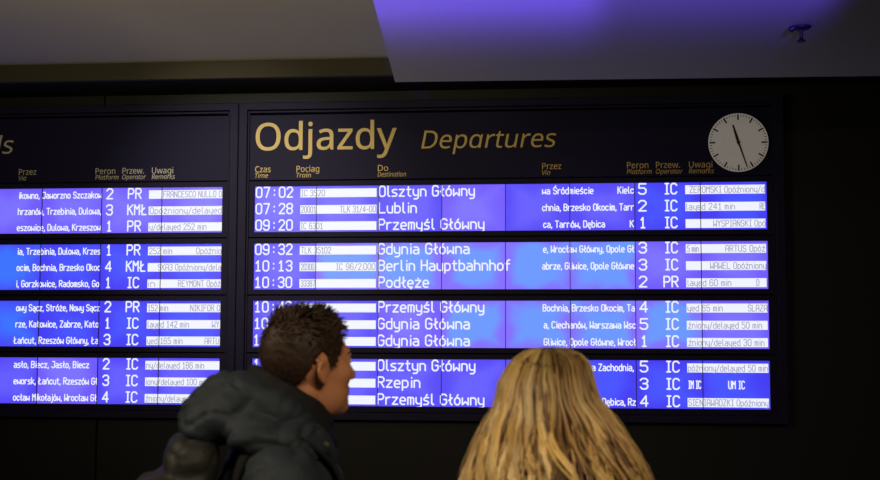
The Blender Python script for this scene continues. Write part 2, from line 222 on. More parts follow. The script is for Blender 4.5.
def contour_text(body, x0, z0, cap, y, shear=0.0, x1=None, bold=0.0, depth=0.002, italic=False):
    """sign lettering as a thin raised mesh: left edge at x0, baseline z0, capital height cap; x1 fits the width"""
    cu = bpy.data.curves.new('t', 'CURVE'); cu.dimensions = '2D'; cu.fill_mode = 'BOTH'
    k = cap / 493.0 if False else cap / CAPH
    pen = 0; polys = []
    for ch in body:
        if ch == ' ': pen += 180; continue
        key = ch; clip = False
        if italic and ch == 'a': key = 'q'; clip = True             # the italic a has one storey
        adv, con = LETTERS[key]
        off = 300 if key == '\u0105' and False else 0
        for c in con:
            pts = [(c[i], c[i + 1]) for i in range(0, len(c), 2)]
            if clip: pts = [(px, max(py, 0)) for px, py in pts]
            polys.append([(px + pen + off + shear * py, py) for px, py in pts])
        pen += adv
    mn = min(p[0] for q in polys for p in q); mx = max(p[0] for q in polys for p in q)
    kx = (x1 - x0) / (mx - mn) if x1 is not None else k
    for q in polys:
        s = cu.splines.new('POLY'); s.points.add(len(q) - 1); s.use_cyclic_u = True
        for p, (a, b) in zip(s.points, q): p.co = ((a - mn) * kx, b * k, 0, 1)
    cu.offset = bold; cu.extrude = depth
    o = bpy.data.objects.new('t', cu); COL.objects.link(o)
    dg = bpy.context.evaluated_depsgraph_get(); dg.update()
    me = bpy.data.meshes.new_from_object(o.evaluated_get(dg)); bpy.data.objects.remove(o)
    for v in me.vertices: v.co = Vector((x0 + v.co.x, y - v.co.z, z0 + v.co.y))
    return me
CAPH = max(LETTERS['D'][1][0][1::2])

# strokes of the narrow display letters: capitals 4 wide and 6 high, small letters 4 high
G = {
'0': '0 1 0 5 1 6 3 6 4 5 4 1 3 0 1 0 0 1', '1': '.6 4.6 2 6 2 0;.6 0 3.4 0', '2': '0 4.8 1 6 3 6 4 5 4 4 0 0 4 0',
'3': '0 5 1 6 3 6 4 5 4 4 3 3.1 1.5 3.1;3 3.1 4 2.2 4 1 3 0 1 0 0 1', '4': '3.2 0 3.2 6 0 1.7 4.2 1.7', '5': '4 6 .3 6 .2 3.5 3 3.6 4 2.6 4 1 3 0 1 0 0 .9',
'6': '4 5 3 6 1 6 0 5 0 1 1 0 3 0 4 1 4 2.5 3 3.5 0 3.5', '7': '0 6 4 6 1.6 0', '8': '1 3.1 0 4 0 5 1 6 3 6 4 5 4 4 3 3.1 1 3.1 0 2.1 0 1 1 0 3 0 4 1 4 2.1 3 3.1',
'9': '0 1 1 0 3 0 4 1 4 5 3 6 1 6 0 5 0 3.5 1 2.6 4 2.6', ':': '2 1.2 2 1.6;2 4 2 4.4', '.': '0 0 0 .3', ',': '.4 .4 .4 0 0 -1', '/': '0 -.5 3 6', '-': '0 2.6 3 2.6',
'A': '0 0 0 5 1 6 3 6 4 5 4 0;0 2.5 4 2.5', 'B': '0 0 0 6 3 6 4 5 4 4 3 3.2 0 3.2;3 3.2 4 2.2 4 1 3 0 0 0', 'C': '4 5 3 6 1 6 0 5 0 1 1 0 3 0 4 1',
'D': '0 0 0 6 3 6 4 5 4 1 3 0 0 0', 'E': '4 6 0 6 0 0 4 0;0 3.2 3 3.2', 'F': '4 6 0 6 0 0;0 3.2 3 3.2', 'G': '4 5 3 6 1 6 0 5 0 1 1 0 3 0 4 1 4 3 2.2 3',
'H': '0 0 0 6;4 0 4 6;0 3.1 4 3.1', 'I': '.4 6 2.8 6;1.6 6 1.6 0;.4 0 2.8 0', 'J': '1 6 4 6 4 1 3 0 1 0 0 1', 'K': '0 0 0 6;4 6 0 2.8;1.2 3.7 4 0',
'L': '0 6 0 0 4 0', '\u0141': '.6 6 .6 0 4 0;-.4 2 2.6 4', 'M': '0 0 0 6 2 3.4 4 6 4 0', 'N': '0 0 0 6 4 0 4 6', 'O': '0 1 0 5 1 6 3 6 4 5 4 1 3 0 1 0 0 1',
'P': '0 0 0 6 3 6 4 5 4 3.8 3 2.8 0 2.8', 'R': '0 0 0 6 3 6 4 5 4 3.9 3 3 0 3;1.8 3 4 0', 'S': '4 5 3 6 1 6 0 5 0 4 1 3.2 3 2.9 4 2 4 1 3 0 1 0 0 1',
'\u015a': '4 5 3 6 1 6 0 5 0 4 1 3.2 3 2.9 4 2 4 1 3 0 1 0 0 1;2 6.8 2.8 7.6', 'T': '0 6 4 6;2 6 2 0', 'U': '0 6 0 1 1 0 3 0 4 1 4 6', 'V': '0 6 2 0 4 6',
'W': '0 6 0 0 2 2.4 4 0 4 6', 'Y': '0 6 2 3 4 6;2 3 2 0', 'Z': '0 6 4 6 0 0 4 0', '\u017b': '0 6 4 6 0 0 4 0;2 7 2 7.4', '\u0143': '0 0 0 6 4 0 4 6;2 6.8 2.8 7.6',
'a': '.4 4 2.6 4 3.6 3 3.6 0;3.6 2.3 1 2.3 0 1.5 0 .8 1 0 2.6 0 3.6 .8', 'b': '0 6 0 0 2.6 0 3.6 1 3.6 3 2.6 4 0 4', 'c': '3.4 3.2 2.6 4 1 4 0 3 0 1 1 0 2.6 0 3.4 .8',
'd': '3.6 6 3.6 0 1 0 0 1 0 3 1 4 3.6 4', 'e': '0 2 3.6 2 3.6 3 2.6 4 1 4 0 3 0 1 1 0 3.2 0', 'f': '3 6 2 6 1.2 5 1.2 0;0 3.8 2.8 3.8',
'g': '3.6 4 1 4 0 3 0 1 1 0 3.6 0;3.6 4 3.6 -1 2.6 -1.7 .6 -1.7', 'h': '0 6 0 0;0 4 2.6 4 3.6 3 3.6 0', 'i': '.8 4 .8 0;.8 5.5 .8 5.8', 'j': '1.6 4 1.6 -1 .8 -1.7 0 -1.7;1.6 5.5 1.6 5.8',
'k': '0 6 0 0;3.2 4 0 1.8;1.2 2.4 3.4 0', 'l': '.4 6 .4 .8 1.2 0 1.7 0', '\u0142': '.9 6 .9 .8 1.7 0 2.2 0;-.2 2.4 2.2 4', 'm': '0 0 0 4 3.4 4 4 3.4 4 0;2 4 2 0', 'n': '0 0 0 4 2.6 4 3.6 3 3.6 0',
'o': '0 1 0 3 1 4 2.6 4 3.6 3 3.6 1 2.6 0 1 0 0 1', 'p': '0 -1.7 0 4 2.6 4 3.6 3 3.6 1 2.6 0 0 0', 'r': '0 0 0 4;0 2.8 1.2 4 2.8 4', 's': '3.4 4 1 4 0 3.2 .6 2.3 2.8 1.8 3.4 1 2.6 0 0 0',
't': '1.2 5.6 1.2 .8 2 0 3 0;0 4 2.8 4', 'u': '0 4 0 1 1 0 3.6 0;3.6 4 3.6 0', 'w': '0 4 0 0 2 1.8 4 0 4 4', 'y': '0 4 0 1.4 1 .4 3.6 .4;3.6 4 3.6 -.8 2.6 -1.7 .6 -1.7',
'z': '0 4 3.6 4 0 0 3.6 0', '\u2610': '0 0 0 4 3 4 3 0 0 0',
}
for base, acc, mark in (('o', '\u00f3', '1.6 4.9 2.4 5.8'), ('s', '\u015b', '1.6 4.9 2.4 5.8'), ('c', '\u0107', '1.6 4.9 2.4 5.8'), ('n', '\u0144', '1.6 4.9 2.4 5.8'), ('z', '\u017a', '1.6 4.9 2.4 5.8'),
                        ('z', '\u017c', '1.8 5 1.8 5.3'), ('a', '\u0105', '3.2 0 2.8 -1 3.6 -1.5'), ('e', '\u0119', '2.4 0 2 -1 2.8 -1.5')):
    G[acc] = G[base] + ';' + mark
STROKES = {k: [[float(t) for t in part.split()] for part in s.split(';')] for k, s in G.items()}
def display_text(body, x0, x1, z0, cap, y, pen, mono=False, gap=1.7):
    """illuminated display lettering between x0 and x1 on the baseline z0, one flat mesh of strokes"""
    at = []; cur = 0.0
    for ch in body:
        if ch == ' ': cur += 3.2; continue
        w = 4 if mono else max(max(s[0::2]) for s in STROKES[ch])
        at.append((ch, cur)); cur += w + gap
    last = at[-1]; W = last[1] + (4 if mono else max(max(s[0::2]) for s in STROKES[last[0]]))
    kx = (x1 - x0 - pen) / max(W, .1); kz = (cap - pen) / 6.0
    out = []; mb = MB(); h = pen / 2; prev = None
    for ch, cx in at:
        if prev is not None and (cx - prev > 3 or mono): out.append(mb); mb = MB()      # next word
        prev = cx + max(max(s[0::2]) for s in STROKES[ch]) + (2 if mono else 0)
        for s in STROKES[ch]:
            P = [(x0 + h + (cx + s[i]) * kx, z0 + h + s[i + 1] * kz) for i in range(0, len(s), 2)]
            for (a, b), (c, d) in zip(P, P[1:]):
                L = math.hypot(c - a, d - b) or 1e-6; nx = -(d - b) / L * h; nz = (c - a) / L * h
                mb.add([(a + nx, y, b + nz), (a - nx, y, b - nz), (c - nx, y, d - nz), (c + nx, y, d + nz)], [(0, 1, 2, 3)])
            for a, b in P:
                mb.add([(a + h * math.cos(PI / 3 * k + .3), y, b + h * math.sin(PI / 3 * k + .3)) for k in range(6)], [tuple(range(6))])
    return out + [mb]

# ------------------------------------------------------------------ the setting
def shell(name, mb, material, **k): return structure(mb.build(name, material, None, **k))
b = MB(); b.box(-10, 7, -15, 0.6, -0.2, 0); shell('floor', b, M_FLOOR)
b = MB();                                 # dark cladding sheets with open joints
xj = on_wall(105, 90, .1).x
edges = [xj - 6.8, xj, xj + 6.8, xj + 13]
for a, c in zip(edges, edges[1:]): b.box(a + .008, c - .008, .1, .16, .1, 4.5)
b.box(-10, 7, .16, .3, 0, 4.6); b.box(-10, 7, .1, .16, 0, .095)
shell('wall_back', b, M_WALL)
b = MB(); b.box(-10.2, -10, -15, .3, 0, 4.6); shell('wall_left', b, M_WALL)
b = MB(); b.box(7, 7.2, -15, .3, 0, 4.6); shell('wall_right', b, M_WALL)
b = MB(); b.box(-10, 7, -15.2, -15, 0, 4.6); shell('wall_front', b, M_WALL)
ZC = 4.0
b = MB(); b.box(-10, 7, -15, -0.57, ZC, ZC + .3); shell('ceiling', b, M_CEIL)
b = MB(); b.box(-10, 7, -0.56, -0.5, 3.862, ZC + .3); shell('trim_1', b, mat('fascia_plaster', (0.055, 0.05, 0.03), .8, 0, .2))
b = MB(); b.box(-10, 7, -0.5, .1, 3.862, 3.93); shell('trim_2', b, M_SOFFIT)
ZS = 3.46
e0 = on_level(395, 82, ZS); e1 = on_level(373, 0, ZS); dx = (e1.x - e0.x) / (e1.y - e0.y)
fr = on_level(880, 76, ZS); sl = (fr.y - e0.y) / (fr.x - e0.x)
XR = 7.0; yn = -14.9
b = MB()
base = [(e0.x, e0.y), (XR, e0.y + sl * (XR - e0.x)), (XR, yn), (e0.x + dx * (yn - e0.y), yn)]
b.add([(x, y, ZS) for x, y in base] + [(x, y, ZC) for x, y in base], [(0, 1, 2, 3), (7, 6, 5, 4), (0, 4, 5, 1), (1, 5, 6, 2), (2, 6, 7, 3), (3, 7, 4, 0)])
shell('ceiling_right', b, M_CEIL)

# ------------------------------------------------------------------ the display boards
U = 1 / 120.02                                                    # metres per photograph pixel at the middle of the board
ZT0 = 3.034; ZB3 = 1.175; HR = 0.3935; PITCH = (ZT0 - ZB3 - HR) / 3
PW = 0.536
Y_LCD, Y_TXT, Y_BAR, Y_BART, Y_BEZ, Y_HEAD, Y_FR = 0.0, -0.004, -0.003, -0.005, -0.022, -0.02, -0.05
def row_x(px, r): return on_wall(px, 208 + 58.5 * r).x
M_JOINT = mat('joint_dark_blue', (.012, .01, .05), .4)
def board(name, label, cat, X0, kinds, seen):
    X1 = X0 + 8 * PW
    base = Vector(((X0 + X1) / 2, .05, 1.061))
    root = thing(name, base, label, cat)
    def B(mb, nm, material, parent=None, **k):
        mb.v = [(x - base.x, y - base.y, z - base.z) for x, y, z in mb.v]
        return mb.build(nm, material, parent or root, **k)
    def BM(me, nm, material, parent):
        for v in me.vertices: v.co -= base
        return put(nm, me, material, parent)
    f = MB(); f.ring(X0 - .139, X1 + .139, 1.061, 3.752, X0 - .062, X1 + .062, 1.125, 3.688, Y_FR, .1)
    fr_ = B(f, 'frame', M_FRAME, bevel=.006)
    f = MB(); f.ring(X0 - .06, X1 + .06, 1.128, 3.682, X0 - .046, X1 + .046, 1.142, 3.664, Y_FR + .015, .05)
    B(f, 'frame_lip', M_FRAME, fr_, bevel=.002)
    f = MB(); f.box(X0 - .062, X1 + .062, .05, .09, 1.125, 3.688); B(f, 'back_panel', M_GAP)
    f = MB(); f.box(X0 - .056, X1 + .056, Y_HEAD, .05, ZT0 + .051, 3.648)
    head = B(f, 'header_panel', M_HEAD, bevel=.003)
    rows = []
    for r in range(4):
        zt = ZT0 - r * PITCH; zb = zt - HR
        f = MB(); f.ring(X0 - .056, X1 + .056, zb - .043, zt + .043, X0, X1, zb, zt, Y_BEZ, .05)
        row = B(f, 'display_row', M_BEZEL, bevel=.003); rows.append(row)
        for k in range(8):
            f = MB(); f.box(X0 + k * PW + .0005, X0 + (k + 1) * PW - .0005, Y_LCD, .045, zb + .001, zt - .001)
            B(f, 'lcd_panel', LCD[kinds[r][k]], row)
            if k:
                f = MB(); f.box(X0 + k * PW - .0031, X0 + k * PW + .0031, -.007, .001, zb, zt); B(f, 'panel_joint', M_JOINT, row)
    return root, base, head, rows, B, BM, X0, X1
def line_z(r, k, off): return ZT0 - r * PITCH - (off + 16.85 * k) * U
def put_text(bd, r, k, nm, body, p0, p1, size='big', material=None, mono=False):
    root, base, head, rows, B, BM, X0, X1 = bd
    cap, bl, pen, y = {'big': (11.7, 12.0, 1.55, Y_TXT), 'small': (7.5, 10.9, 1.1, Y_TXT), 'bar': (6.8, 10.7, .72, Y_BART), 'mid': (8.4, 11.0, 1.1, Y_TXT)}[size]
    for mb in display_text(body, row_x(p0, r), row_x(p1, r), line_z(r, k, bl), cap * U, y, pen * U, mono):
        B(mb, nm, material or (M_GREY if size == 'bar' else M_TEXT), rows[r])
def put_bar(bd, r, k, nm, p0, p1):
    f = MB(); f.box(row_x(p0, r), row_x(p1, r), Y_BAR, Y_LCD, line_z(r, k, 11.7), line_z(r, k, 2.9))
    bd[4](f, nm, M_BAR, bd[3][r])

XD = row_x(254.7, 0)
dep = board('departures_board', 'large departures board with gold Odjazdy heading above rows of blue screens', 'departures board', XD,
            ['BBBVBBDD', 'BCCCCCVV', 'BBVCCCCV', 'BBBBBDDD'], None)
times = [['07:02', '07:28', '09:20'], ['09:32', '10:13', '10:30'], ['10:42', '10:', '1'], ['1', None, None]]
tx = [(255.6, 293.2), (254.8, 292.6), (254, 292), (253.5, 291.5)]
dest = [[('Olsztyn G\u0142\u00f3wny', 378.7, 475), ('Lublin', 378.5, 417), ('Przemy\u015bl G\u0142\u00f3wny', 378.3, 484.6)],
        [('Gdynia G\u0142\u00f3wna', 377.7, 469.7), ('Berlin Hauptbahnhof', 378, 510.5), ('Pod\u0142\u0119\u017ce', 378, 429.3)],
        [('Przemy\u015bl G\u0142\u00f3wny', 377.6, 484.5), ('Gdynia G\u0142\u00f3wna', 377.5, 470), ('Gdynia G\u0142\u00f3wna', 377.4, 470)],
        [('Olsztyn G\u0142\u00f3wny', 377.2, 475.5), ('Rzepin', 377.2, 420.5), ('Przemy\u015bl G\u0142\u00f3wny', 377.2, 484.5)]]
via = [[[('wa \u015ar\u00f3dmie\u015bcie', 542, 593.7), ('Kielc', 617.5, 634)], [('chnia, Brzesko Okocim, Tarr', 542, 634)], [('ca, Tarn\u00f3w, D\u0119bica', 543, 605), ('K', 629.5, 633.8)]],
       [[('e, Wroc\u0142aw G\u0142\u00f3wny, Opole G\u0142', 543, 634.5)], [('abrze, Gliwice, Opole G\u0142\u00f3wne', 542, 634.2)], []],
       [[('Bochnia, Brzesko Okocim, Ta', 542.6, 635)], [('a, Ciechan\u00f3w, Warszawa Wsc', 543.5, 635.8)], [('Gliwice, Opole G\u0142\u00f3wne, Wroc\u0142', 543.5, 635.8)]],
       [[('wa Zachodnia,', 587.5, 634)], [], [('D\u0119bica, Rz', 602, 635.8)]]]
plat = [['5', '2', '1'], ['3', '3', '2'], ['4', '5', '1'], ['5', '3', '4']]
oper = [['IC', 'IC', 'IC'], ['IC', 'IC', 'PR'], ['IC', 'IC', 'IC'], ['IC', 'IC', 'IC']]
rem = [[[('\u017bEROMSKI Op\u00f3\u017aniony/d', 689.5, 765)], [('layed 241 min', 685.9, 735), ('RE', 759.5, 765.2)], [('WYSPIA\u0143SKI Op\u00f3', 713, 765.3)]],
       [[('5 min', 687, 699), ('ARTUS Op\u00f3\u017a', 725.5, 765.5)], [('WAWEL Op\u00f3\u017aniony', 710, 766.2)], [('layed 60 min', 687, 731), ('D', 756, 759)]],
       [[('yed 65 min', 687.6, 723), ('\u015aL\u0104ZA'.replace('\u0104', 'A'), 748, 767.5)], [('\u017aniony/delayed 50 min', 688, 762)], [('\u017aniony/delayed 30 min', 688, 764)]],
       [[('p\u00f3\u017aniony/delayed 50 min', 688, 768)], None, [('SIENIAWADZKI Op\u00f3\u017aniony', 688, 768)]]]
tb = [(300.3, 376.5), (299.6, 376), (299, 375.8), (298.6, 375.4)]
tr = [[[('IC 3520', 300.8, 325)], [('20001', 301.2, 316), ('TLK 31/4-00', 340, 376)], [('IC 6301', 300.8, 323)]],
      [[('TLK 35102', 301, 331)], [('20300', 301, 314.5), ('IC 96/2.000', 336, 375.5)], [('33387', 301, 315.5)]], [[], [], []], [[], [], []]]
px_ = [(638, 646.8), (638.5, 647.2), (639.3, 648.2), (639.6, 648.4)]
ox = [(664, 677.6), (664.6, 678.4), (665, 679), (665.6, 680)]
rb = [(685.4, 765.2), (686, 766.3), (686.8, 767.6), (687.4, 768.6)]
for r in range(4):
    for k in range(3):
        t = times[r][k]
        if t:
            w = (tx[r][1] - tx[r][0]); n = len(t)
            put_text(dep, r, k, 'time_digit', t, tx[r][0], tx[r][0] + w * (n * 5.7 - 1.7) / 26.8, 'big', mono=True)
        put_bar(dep, r, k, 'train_bar', *tb[r])
        for s, a, c in tr[r][k]: put_text(dep, r, k, 'train_text', s, a, c, 'bar')
        put_text(dep, r, k, 'destination_text', *dest[r][k])
        for s, a, c in via[r][k]: put_text(dep, r, k, 'via_text', s, a, c, 'small')
        a, c = px_[r]
        put_text(dep, r, k, 'platform_digit', plat[r][k], a + (1.5 if plat[r][k] == '1' else 0), c - (1.5 if plat[r][k] == '1' else 0))
        a, c = ox[r]; put_text(dep, r, k, 'operator_text', oper[r][k], a - (1.5 if oper[r][k] == 'PR' else 0), c)
        if rem[r][k] is None:
            put_text(dep, r, k, 'remarks_text', 'IM IC', 688, 701.2, 'mid'); put_text(dep, r, k, 'remarks_text', 'UM IC', 728, 745, 'mid')
        else:
            put_bar(dep, r, k, 'remarks_bar', *rb[r])
            for s, a, c in rem[r][k]: put_text(dep, r, k, 'remarks_text', s, a, c, 'bar')

XA = row_x(222.7, 0) - 8 * PW
arr = board('arrivals_board', 'arrivals board with pale headings above blue screens, cut off by the photo left edge', 'arrivals board', XA,
            ['BBVVVVVV', 'AAAAADDD', 'AAAAADDD', 'BBBBBVBB'], None)
via = [[('ikowno, Jaworzno Szczakow', 18.5, 102), ('hrzan\u00f3w, Trzebinia, Dulowa,', 18, 101.5), ('eszowice, Dulowa, Krzeszow', 17.5, 101.5)],
       [('ia, Trzebinia, Dulowa, Krzes', 17, 100.5), ('ocim, Bochnia, Brzesko Okoc', 16.7, 100.8), ('i, Gorzkowice, Radomsko, Go', 16.5, 100)],
       [('owy S\u0105cz, Str\u00f3\u017ce, Nowy S\u0105cz', 15.7, 99.8), ('rze, Katowice, Zabrze, Kato', 15.5, 99), ('\u0141a\u0144cut, Rzesz\u00f3w G\u0142\u00f3wny, \u0141a', 14.2, 99)],
       [('as\u0142o, Biecz, Jas\u0142o, Biecz', 13.3, 89), ('eworsk, \u0141a\u0144cut, Rzesz\u00f3w G\u0142', 13.5, 97.8), ('oc\u0142aw Miko\u0142aj\u00f3w, Wroc\u0142aw G\u0142', 13.5, 97.3)]]
plat = ['231', '141', '213', '234']
oper = [['PR', 'KM\u0141', 'PR'], ['PR', 'KM\u0141', 'IC'], ['PR', 'IC', 'IC'], ['IC', 'IC', 'IC']]
px_ = [(106, 113.2), (105, 112), (104, 111), (102.3, 109.3)]
ow = {'PR': (0, 14), 'KM\u0141': (-.3, 19.5), 'IC': (1, 13.6)}; oxx = [127.6, 126.3, 125.3, 124.4]
rb = [(148.8, 222.3), (147.8, 221.6), (146.8, 220.5), (145.1, 219.6)]
rem = [[[('FRANCESCO NULLO O', 163, 222)], [('Op\u00f3\u017aniony/delayed', 150, 222)], [('y/delayed 252 min', 150, 207)]],
       [[('252 min', 149, 172), ('Op\u00f3\u017anio', 196, 221.3)], [('SKA3 Op\u00f3\u017aniony/dela', 158, 221.3)], [('in', 148, 155.5), ('REYMONT Op\u00f3\u017a', 178.5, 221)]],
       [[('152 min', 147.5, 168), ('NIKIFOR O', 190, 220)], [('layed 142 min', 147.5, 189), ('WY', 212, 219.5)], [('yed 165 min', 147.5, 183), ('ARTU', 205, 219.5)]],
       [[('ny/delayed 186 min', 146, 204)], [('iony/delayed 100 min', 145.8, 208)], [('\u017aniony/delayed', 146, 190)]]]
for r in range(4):
    for k in range(3):
        put_text(arr, r, k, 'via_text', *via[r][k], 'small')
        a, c = px_[r]; put_text(arr, r, k, 'platform_digit', plat[r][k], a + (1 if plat[r][k] == '1' else 0), c - (1.2 if plat[r][k] == '1' else 0))
        a, c = ow[oper[r][k]]; put_bar(arr, r, k, 'remarks_bar', *rb[r])
        put_text(arr, r, k, 'operator_text', oper[r][k], oxx[r] + a, oxx[r] + c)
        for s, a, c in rem[r][k]: put_text(arr, r, k, 'remarks_text', s, a, c, 'bar')

# headings
def heading(bd, nm, body, px0, px1, py, cap_px, material, italic=False, bold=0.0):
    p0 = on_wall(px0, py, Y_HEAD); p1 = on_wall(px1, py, Y_HEAD)
    me = contour_text(body, p0.x, p0.z, cap_px * U * .98, Y_HEAD - .002, .19 if italic else 0, p1.x, bold, .002, italic)
    bd[5](me, nm, material, bd[2])
heading(dep, 'title_lettering', 'Odjazdy', 255.8, 396.4, 150.3, 28.4, M_GOLD, bold=.002)
heading(dep, 'subtitle_lettering', 'Departures', 421.3, 556.4, 148.6, 18.6, M_GOLD, True)
zc = on_wall(262, 172.3).z; zi = on_wall(262, 177.8).z
def col(bd, material, top, bot, p0, p1, q1):
    ym = lambda px: 304.7 - (304.7 - 172.3) * (px + 11914) / (262 + 11914)
    yb = lambda px: 304.7 - (304.7 - 177.9) * (px + 11914) / (262 + 11914)
    heading(bd, 'column_heading', top, p0, p1, ym(p0), 6.3, material, bold=.0001)
    heading(bd, 'column_translation', bot, p0 - .2, q1, yb(p0), 4.9, material, True, bold=0)
for a in (('Czas', 'Time', 255.2, 270.7, 268), ('Poci\u0105g', 'Train', 296.5, 319.3, 311), ('Do', 'Destination', 377.9, 388.2, 406), ('Przez', 'Via', 542.2, 561.2, 550.3),
          ('Peron', 'Platform', 627, 648.4, 651.8), ('Przew.', 'Operator', 656, 680, 682.8), ('Uwagi', 'Remarks', 689, 712.4, 714)): col(dep, M_GOLD, *a)
for a in (('Przez', 'Via', 19, 36.4, 26.4), ('Peron', 'Platform', 95.6, 115.4, 118.5), ('Przew.', 'Operator', 122.5, 144, 146), ('Uwagi', 'Remarks', 152, 173.2, 175)): col(arr, M_PALE, *a)
heading(arr, 'title_lettering', 'Arrivals', -76, 13.7, 154.6, 18.6, M_PALE, True)

# ------------------------------------------------------------------ station clock
cc = on_wall(738.4, 142.4, -.08); RC = 30.2 * U * .963
clock = thing('station_clock', (cc.x, -.02, cc.z), 'round white station clock with black hands on the dark departures board', 'clock')
f = MB(); f.cyl((0, -.0008, 0), RC * .96, (0, -.05, 0), RC * .99, 64); f.build('clock_case', mat('clock_case_dark', (.05, .05, .055), .4), clock, bevel=.004)
M_DIAL = mat('clock_dial_white', (.6, .57, .53), .5, 0, .3)
M_DIAL.node_tree.nodes['Principled BSDF'].inputs['Emission Color'].default_value = (1, .93, .87, 1)
M_DIAL.node_tree.nodes['Principled BSDF'].inputs['Emission Strength'].default_value = .10
M_BLK = mat('clock_black', (.012, .012, .014), .5)
f = MB(); f.cyl((0, -.05, 0), RC, (0, -.058, 0), RC, 72); dial = f.build('clock_face', M_DIAL, clock)
def radial(mb, ang, r0, r1, w0, w1, y0, y1):
    s, c = math.sin(ang), math.cos(ang); P = []
    for y in (y0, y1):
        for r, w in ((r0, w0), (r1, w1)):
            for q in (-1, 1): P.append((r * s + q * w * c, y, r * c - q * w * s))
    mb.add(P, [(0, 1, 3, 2), (4, 6, 7, 5), (0, 4, 5, 1), (2, 3, 7, 6), (0, 2, 6, 4), (1, 5, 7, 3)])
for k in range(60):
    f = MB()
    if k % 5 == 0: radial(f, k * PI / 30, RC * .77, RC * .965, RC * .026, RC * .026, -.058, -.0595)
    else: radial(f, k * PI / 30, RC * .885, RC * .96, RC * .011, RC * .011, -.058, -.0595)
    f.build('hour_marker' if k % 5 == 0 else 'minute_marker', M_BLK, dial)
f = MB(); a = math.radians(343.5)
radial(f, a, -RC * .1, RC * .12, RC * .035, RC * .05, -.064, -.067); radial(f, a, RC * .12, RC * .62, RC * .05, RC * .026, -.064, -.067); f.build('hour_hand', M_BLK, clock)
f = MB(); a = math.radians(162); radial(f, a, -RC * .14, RC * .88, RC * .034, RC * .018, -.069, -.072); f.build('minute_hand', M_BLK, clock)
f = MB(); f.cyl((0, -.058, 0), RC * .06, (0, -.076, 0), RC * .055, 24); f.build('hand_hub', M_BLK, clock)

# ------------------------------------------------------------------ sprinkler on the low ceiling
sp = on_level(801, 26.5, ZS)
spr = thing('fire_sprinkler', (sp.x, sp.y, ZS), 'small black fire sprinkler head hanging from the low ceiling at the top right', 'sprinkler')
f = MB(); f.cyl((0, 0, 0), .056, (0, 0, -.012), .05, 32); f.cyl((0, 0, -.012), .05, (0, 0, -.022), .028, 32); f.build('escutcheon', M_BLK, spr, smooth=False)
f = MB(); f.cyl((0, 0, -.02), .011, (0, 0, -.075), .009, 16); f.build('stem', M_BLK, spr)
f = MB(); f.capsule((-.045, -.02, -.012), .018, (-.058, -.02, -.02), .016); f.build('side_cap', M_BLK, spr, smooth=True)
f = MB(); f.cyl((0, 0, -.068), .010, (0, 0, -.082), .025, 20); f.cyl((0, 0, -.082), .025, (0, 0, -.086), .025, 20); f.build('deflector', M_BLK, spr)

# ------------------------------------------------------------------ people
def smin(a, b, k):
    h = np.clip(.5 + .5 * (b - a) / k, 0, 1); return b * (1 - h) + a * h - k * h * (1 - h)
def sd_ell(P, c, r):
    q = (P - np.array(c)) / np.array(r); k0 = np.linalg.norm(q, axis=-1); k1 = np.linalg.norm(q / np.array(r), axis=-1)
    return k0 * (k0 - 1) / np.maximum(k1, 1e-9)
def sd_cap(P, a, b, ra, rb):
    a = np.array(a); b = np.array(b); d = b - a; t = np.clip(((P - a) @ d) / (d @ d), 0, 1)
    return np.linalg.norm(P - (a + t[..., None] * d), axis=-1) - (ra + (rb - ra) * t)
def head_sdf(P):
    d = sd_ell(P, (0, -.014, .03), (.077, .099, .086))
    d = smin(d, sd_ell(P, (0, .032, -.025), (.061, .060, .088)), .03)
    d = smin(d, sd_ell(P, (0, .034, -.072), (.05, .050, .042)), .03)
    d = smin(d, sd_ell(P, (0, .078, -.098), (.022, .018, .017)), .025)
    d = smin(d, sd_cap(P, (-.034, .078, .024), (.034, .078, .024), .012, .012), .02)
    for s in (-1, 1):
        d = smin(d, sd_ell(P, (s * .046, .062, -.018), (.02, .02, .018)), .025)
        d = -smin(-d, sd_ell(P, (s * .032, .106, .008), (.018, .016, .012)), .012)
    d = smin(d, sd_cap(P, (0, .088, .014), (0, .112, -.026), .008, .0125), .012)
    for s in (-1, 1): d = smin(d, sd_ell(P, (s * .011, .101, -.031), (.009, .012, .008)), .008)
    d = smin(d, sd_ell(P, (0, .090, -.056), (.024, .010, .006)), .008)
    d = smin(d, sd_ell(P, (0, .089, -.067), (.021, .010, .007)), .008)
    return d
ORG = np.array((0, .005, -.005))
def head_radius(D, extra=0.0):
    t = np.full(D.shape[:-1], .2)
    for _ in range(60): t = t - np.clip(head_sdf(ORG + D * t[..., None]) - extra, -.02, .02) * .8
    return t
def sphere_dirs(nu, nv):
    th = np.linspace(-PI / 2 + .012, PI / 2 - .012, nv); ph = np.arange(nu) * 2 * PI / nu
    T, P = np.meshgrid(th, ph, indexing='ij')
    return np.stack([np.cos(T) * np.sin(P), np.cos(T) * np.cos(P), np.sin(T)], -1)    # ph = 0 looks along +Y, the face
def grid_faces(nu, nv):
    fs = [(j * nu + k, j * nu + (k + 1) % nu, (j + 1) * nu + (k + 1) % nu, (j + 1) * nu + k) for j in range(nv - 1) for k in range(nu)]
    return fs + [tuple(range(nu - 1, -1, -1)), tuple(range((nv - 1) * nu, nv * nu))]
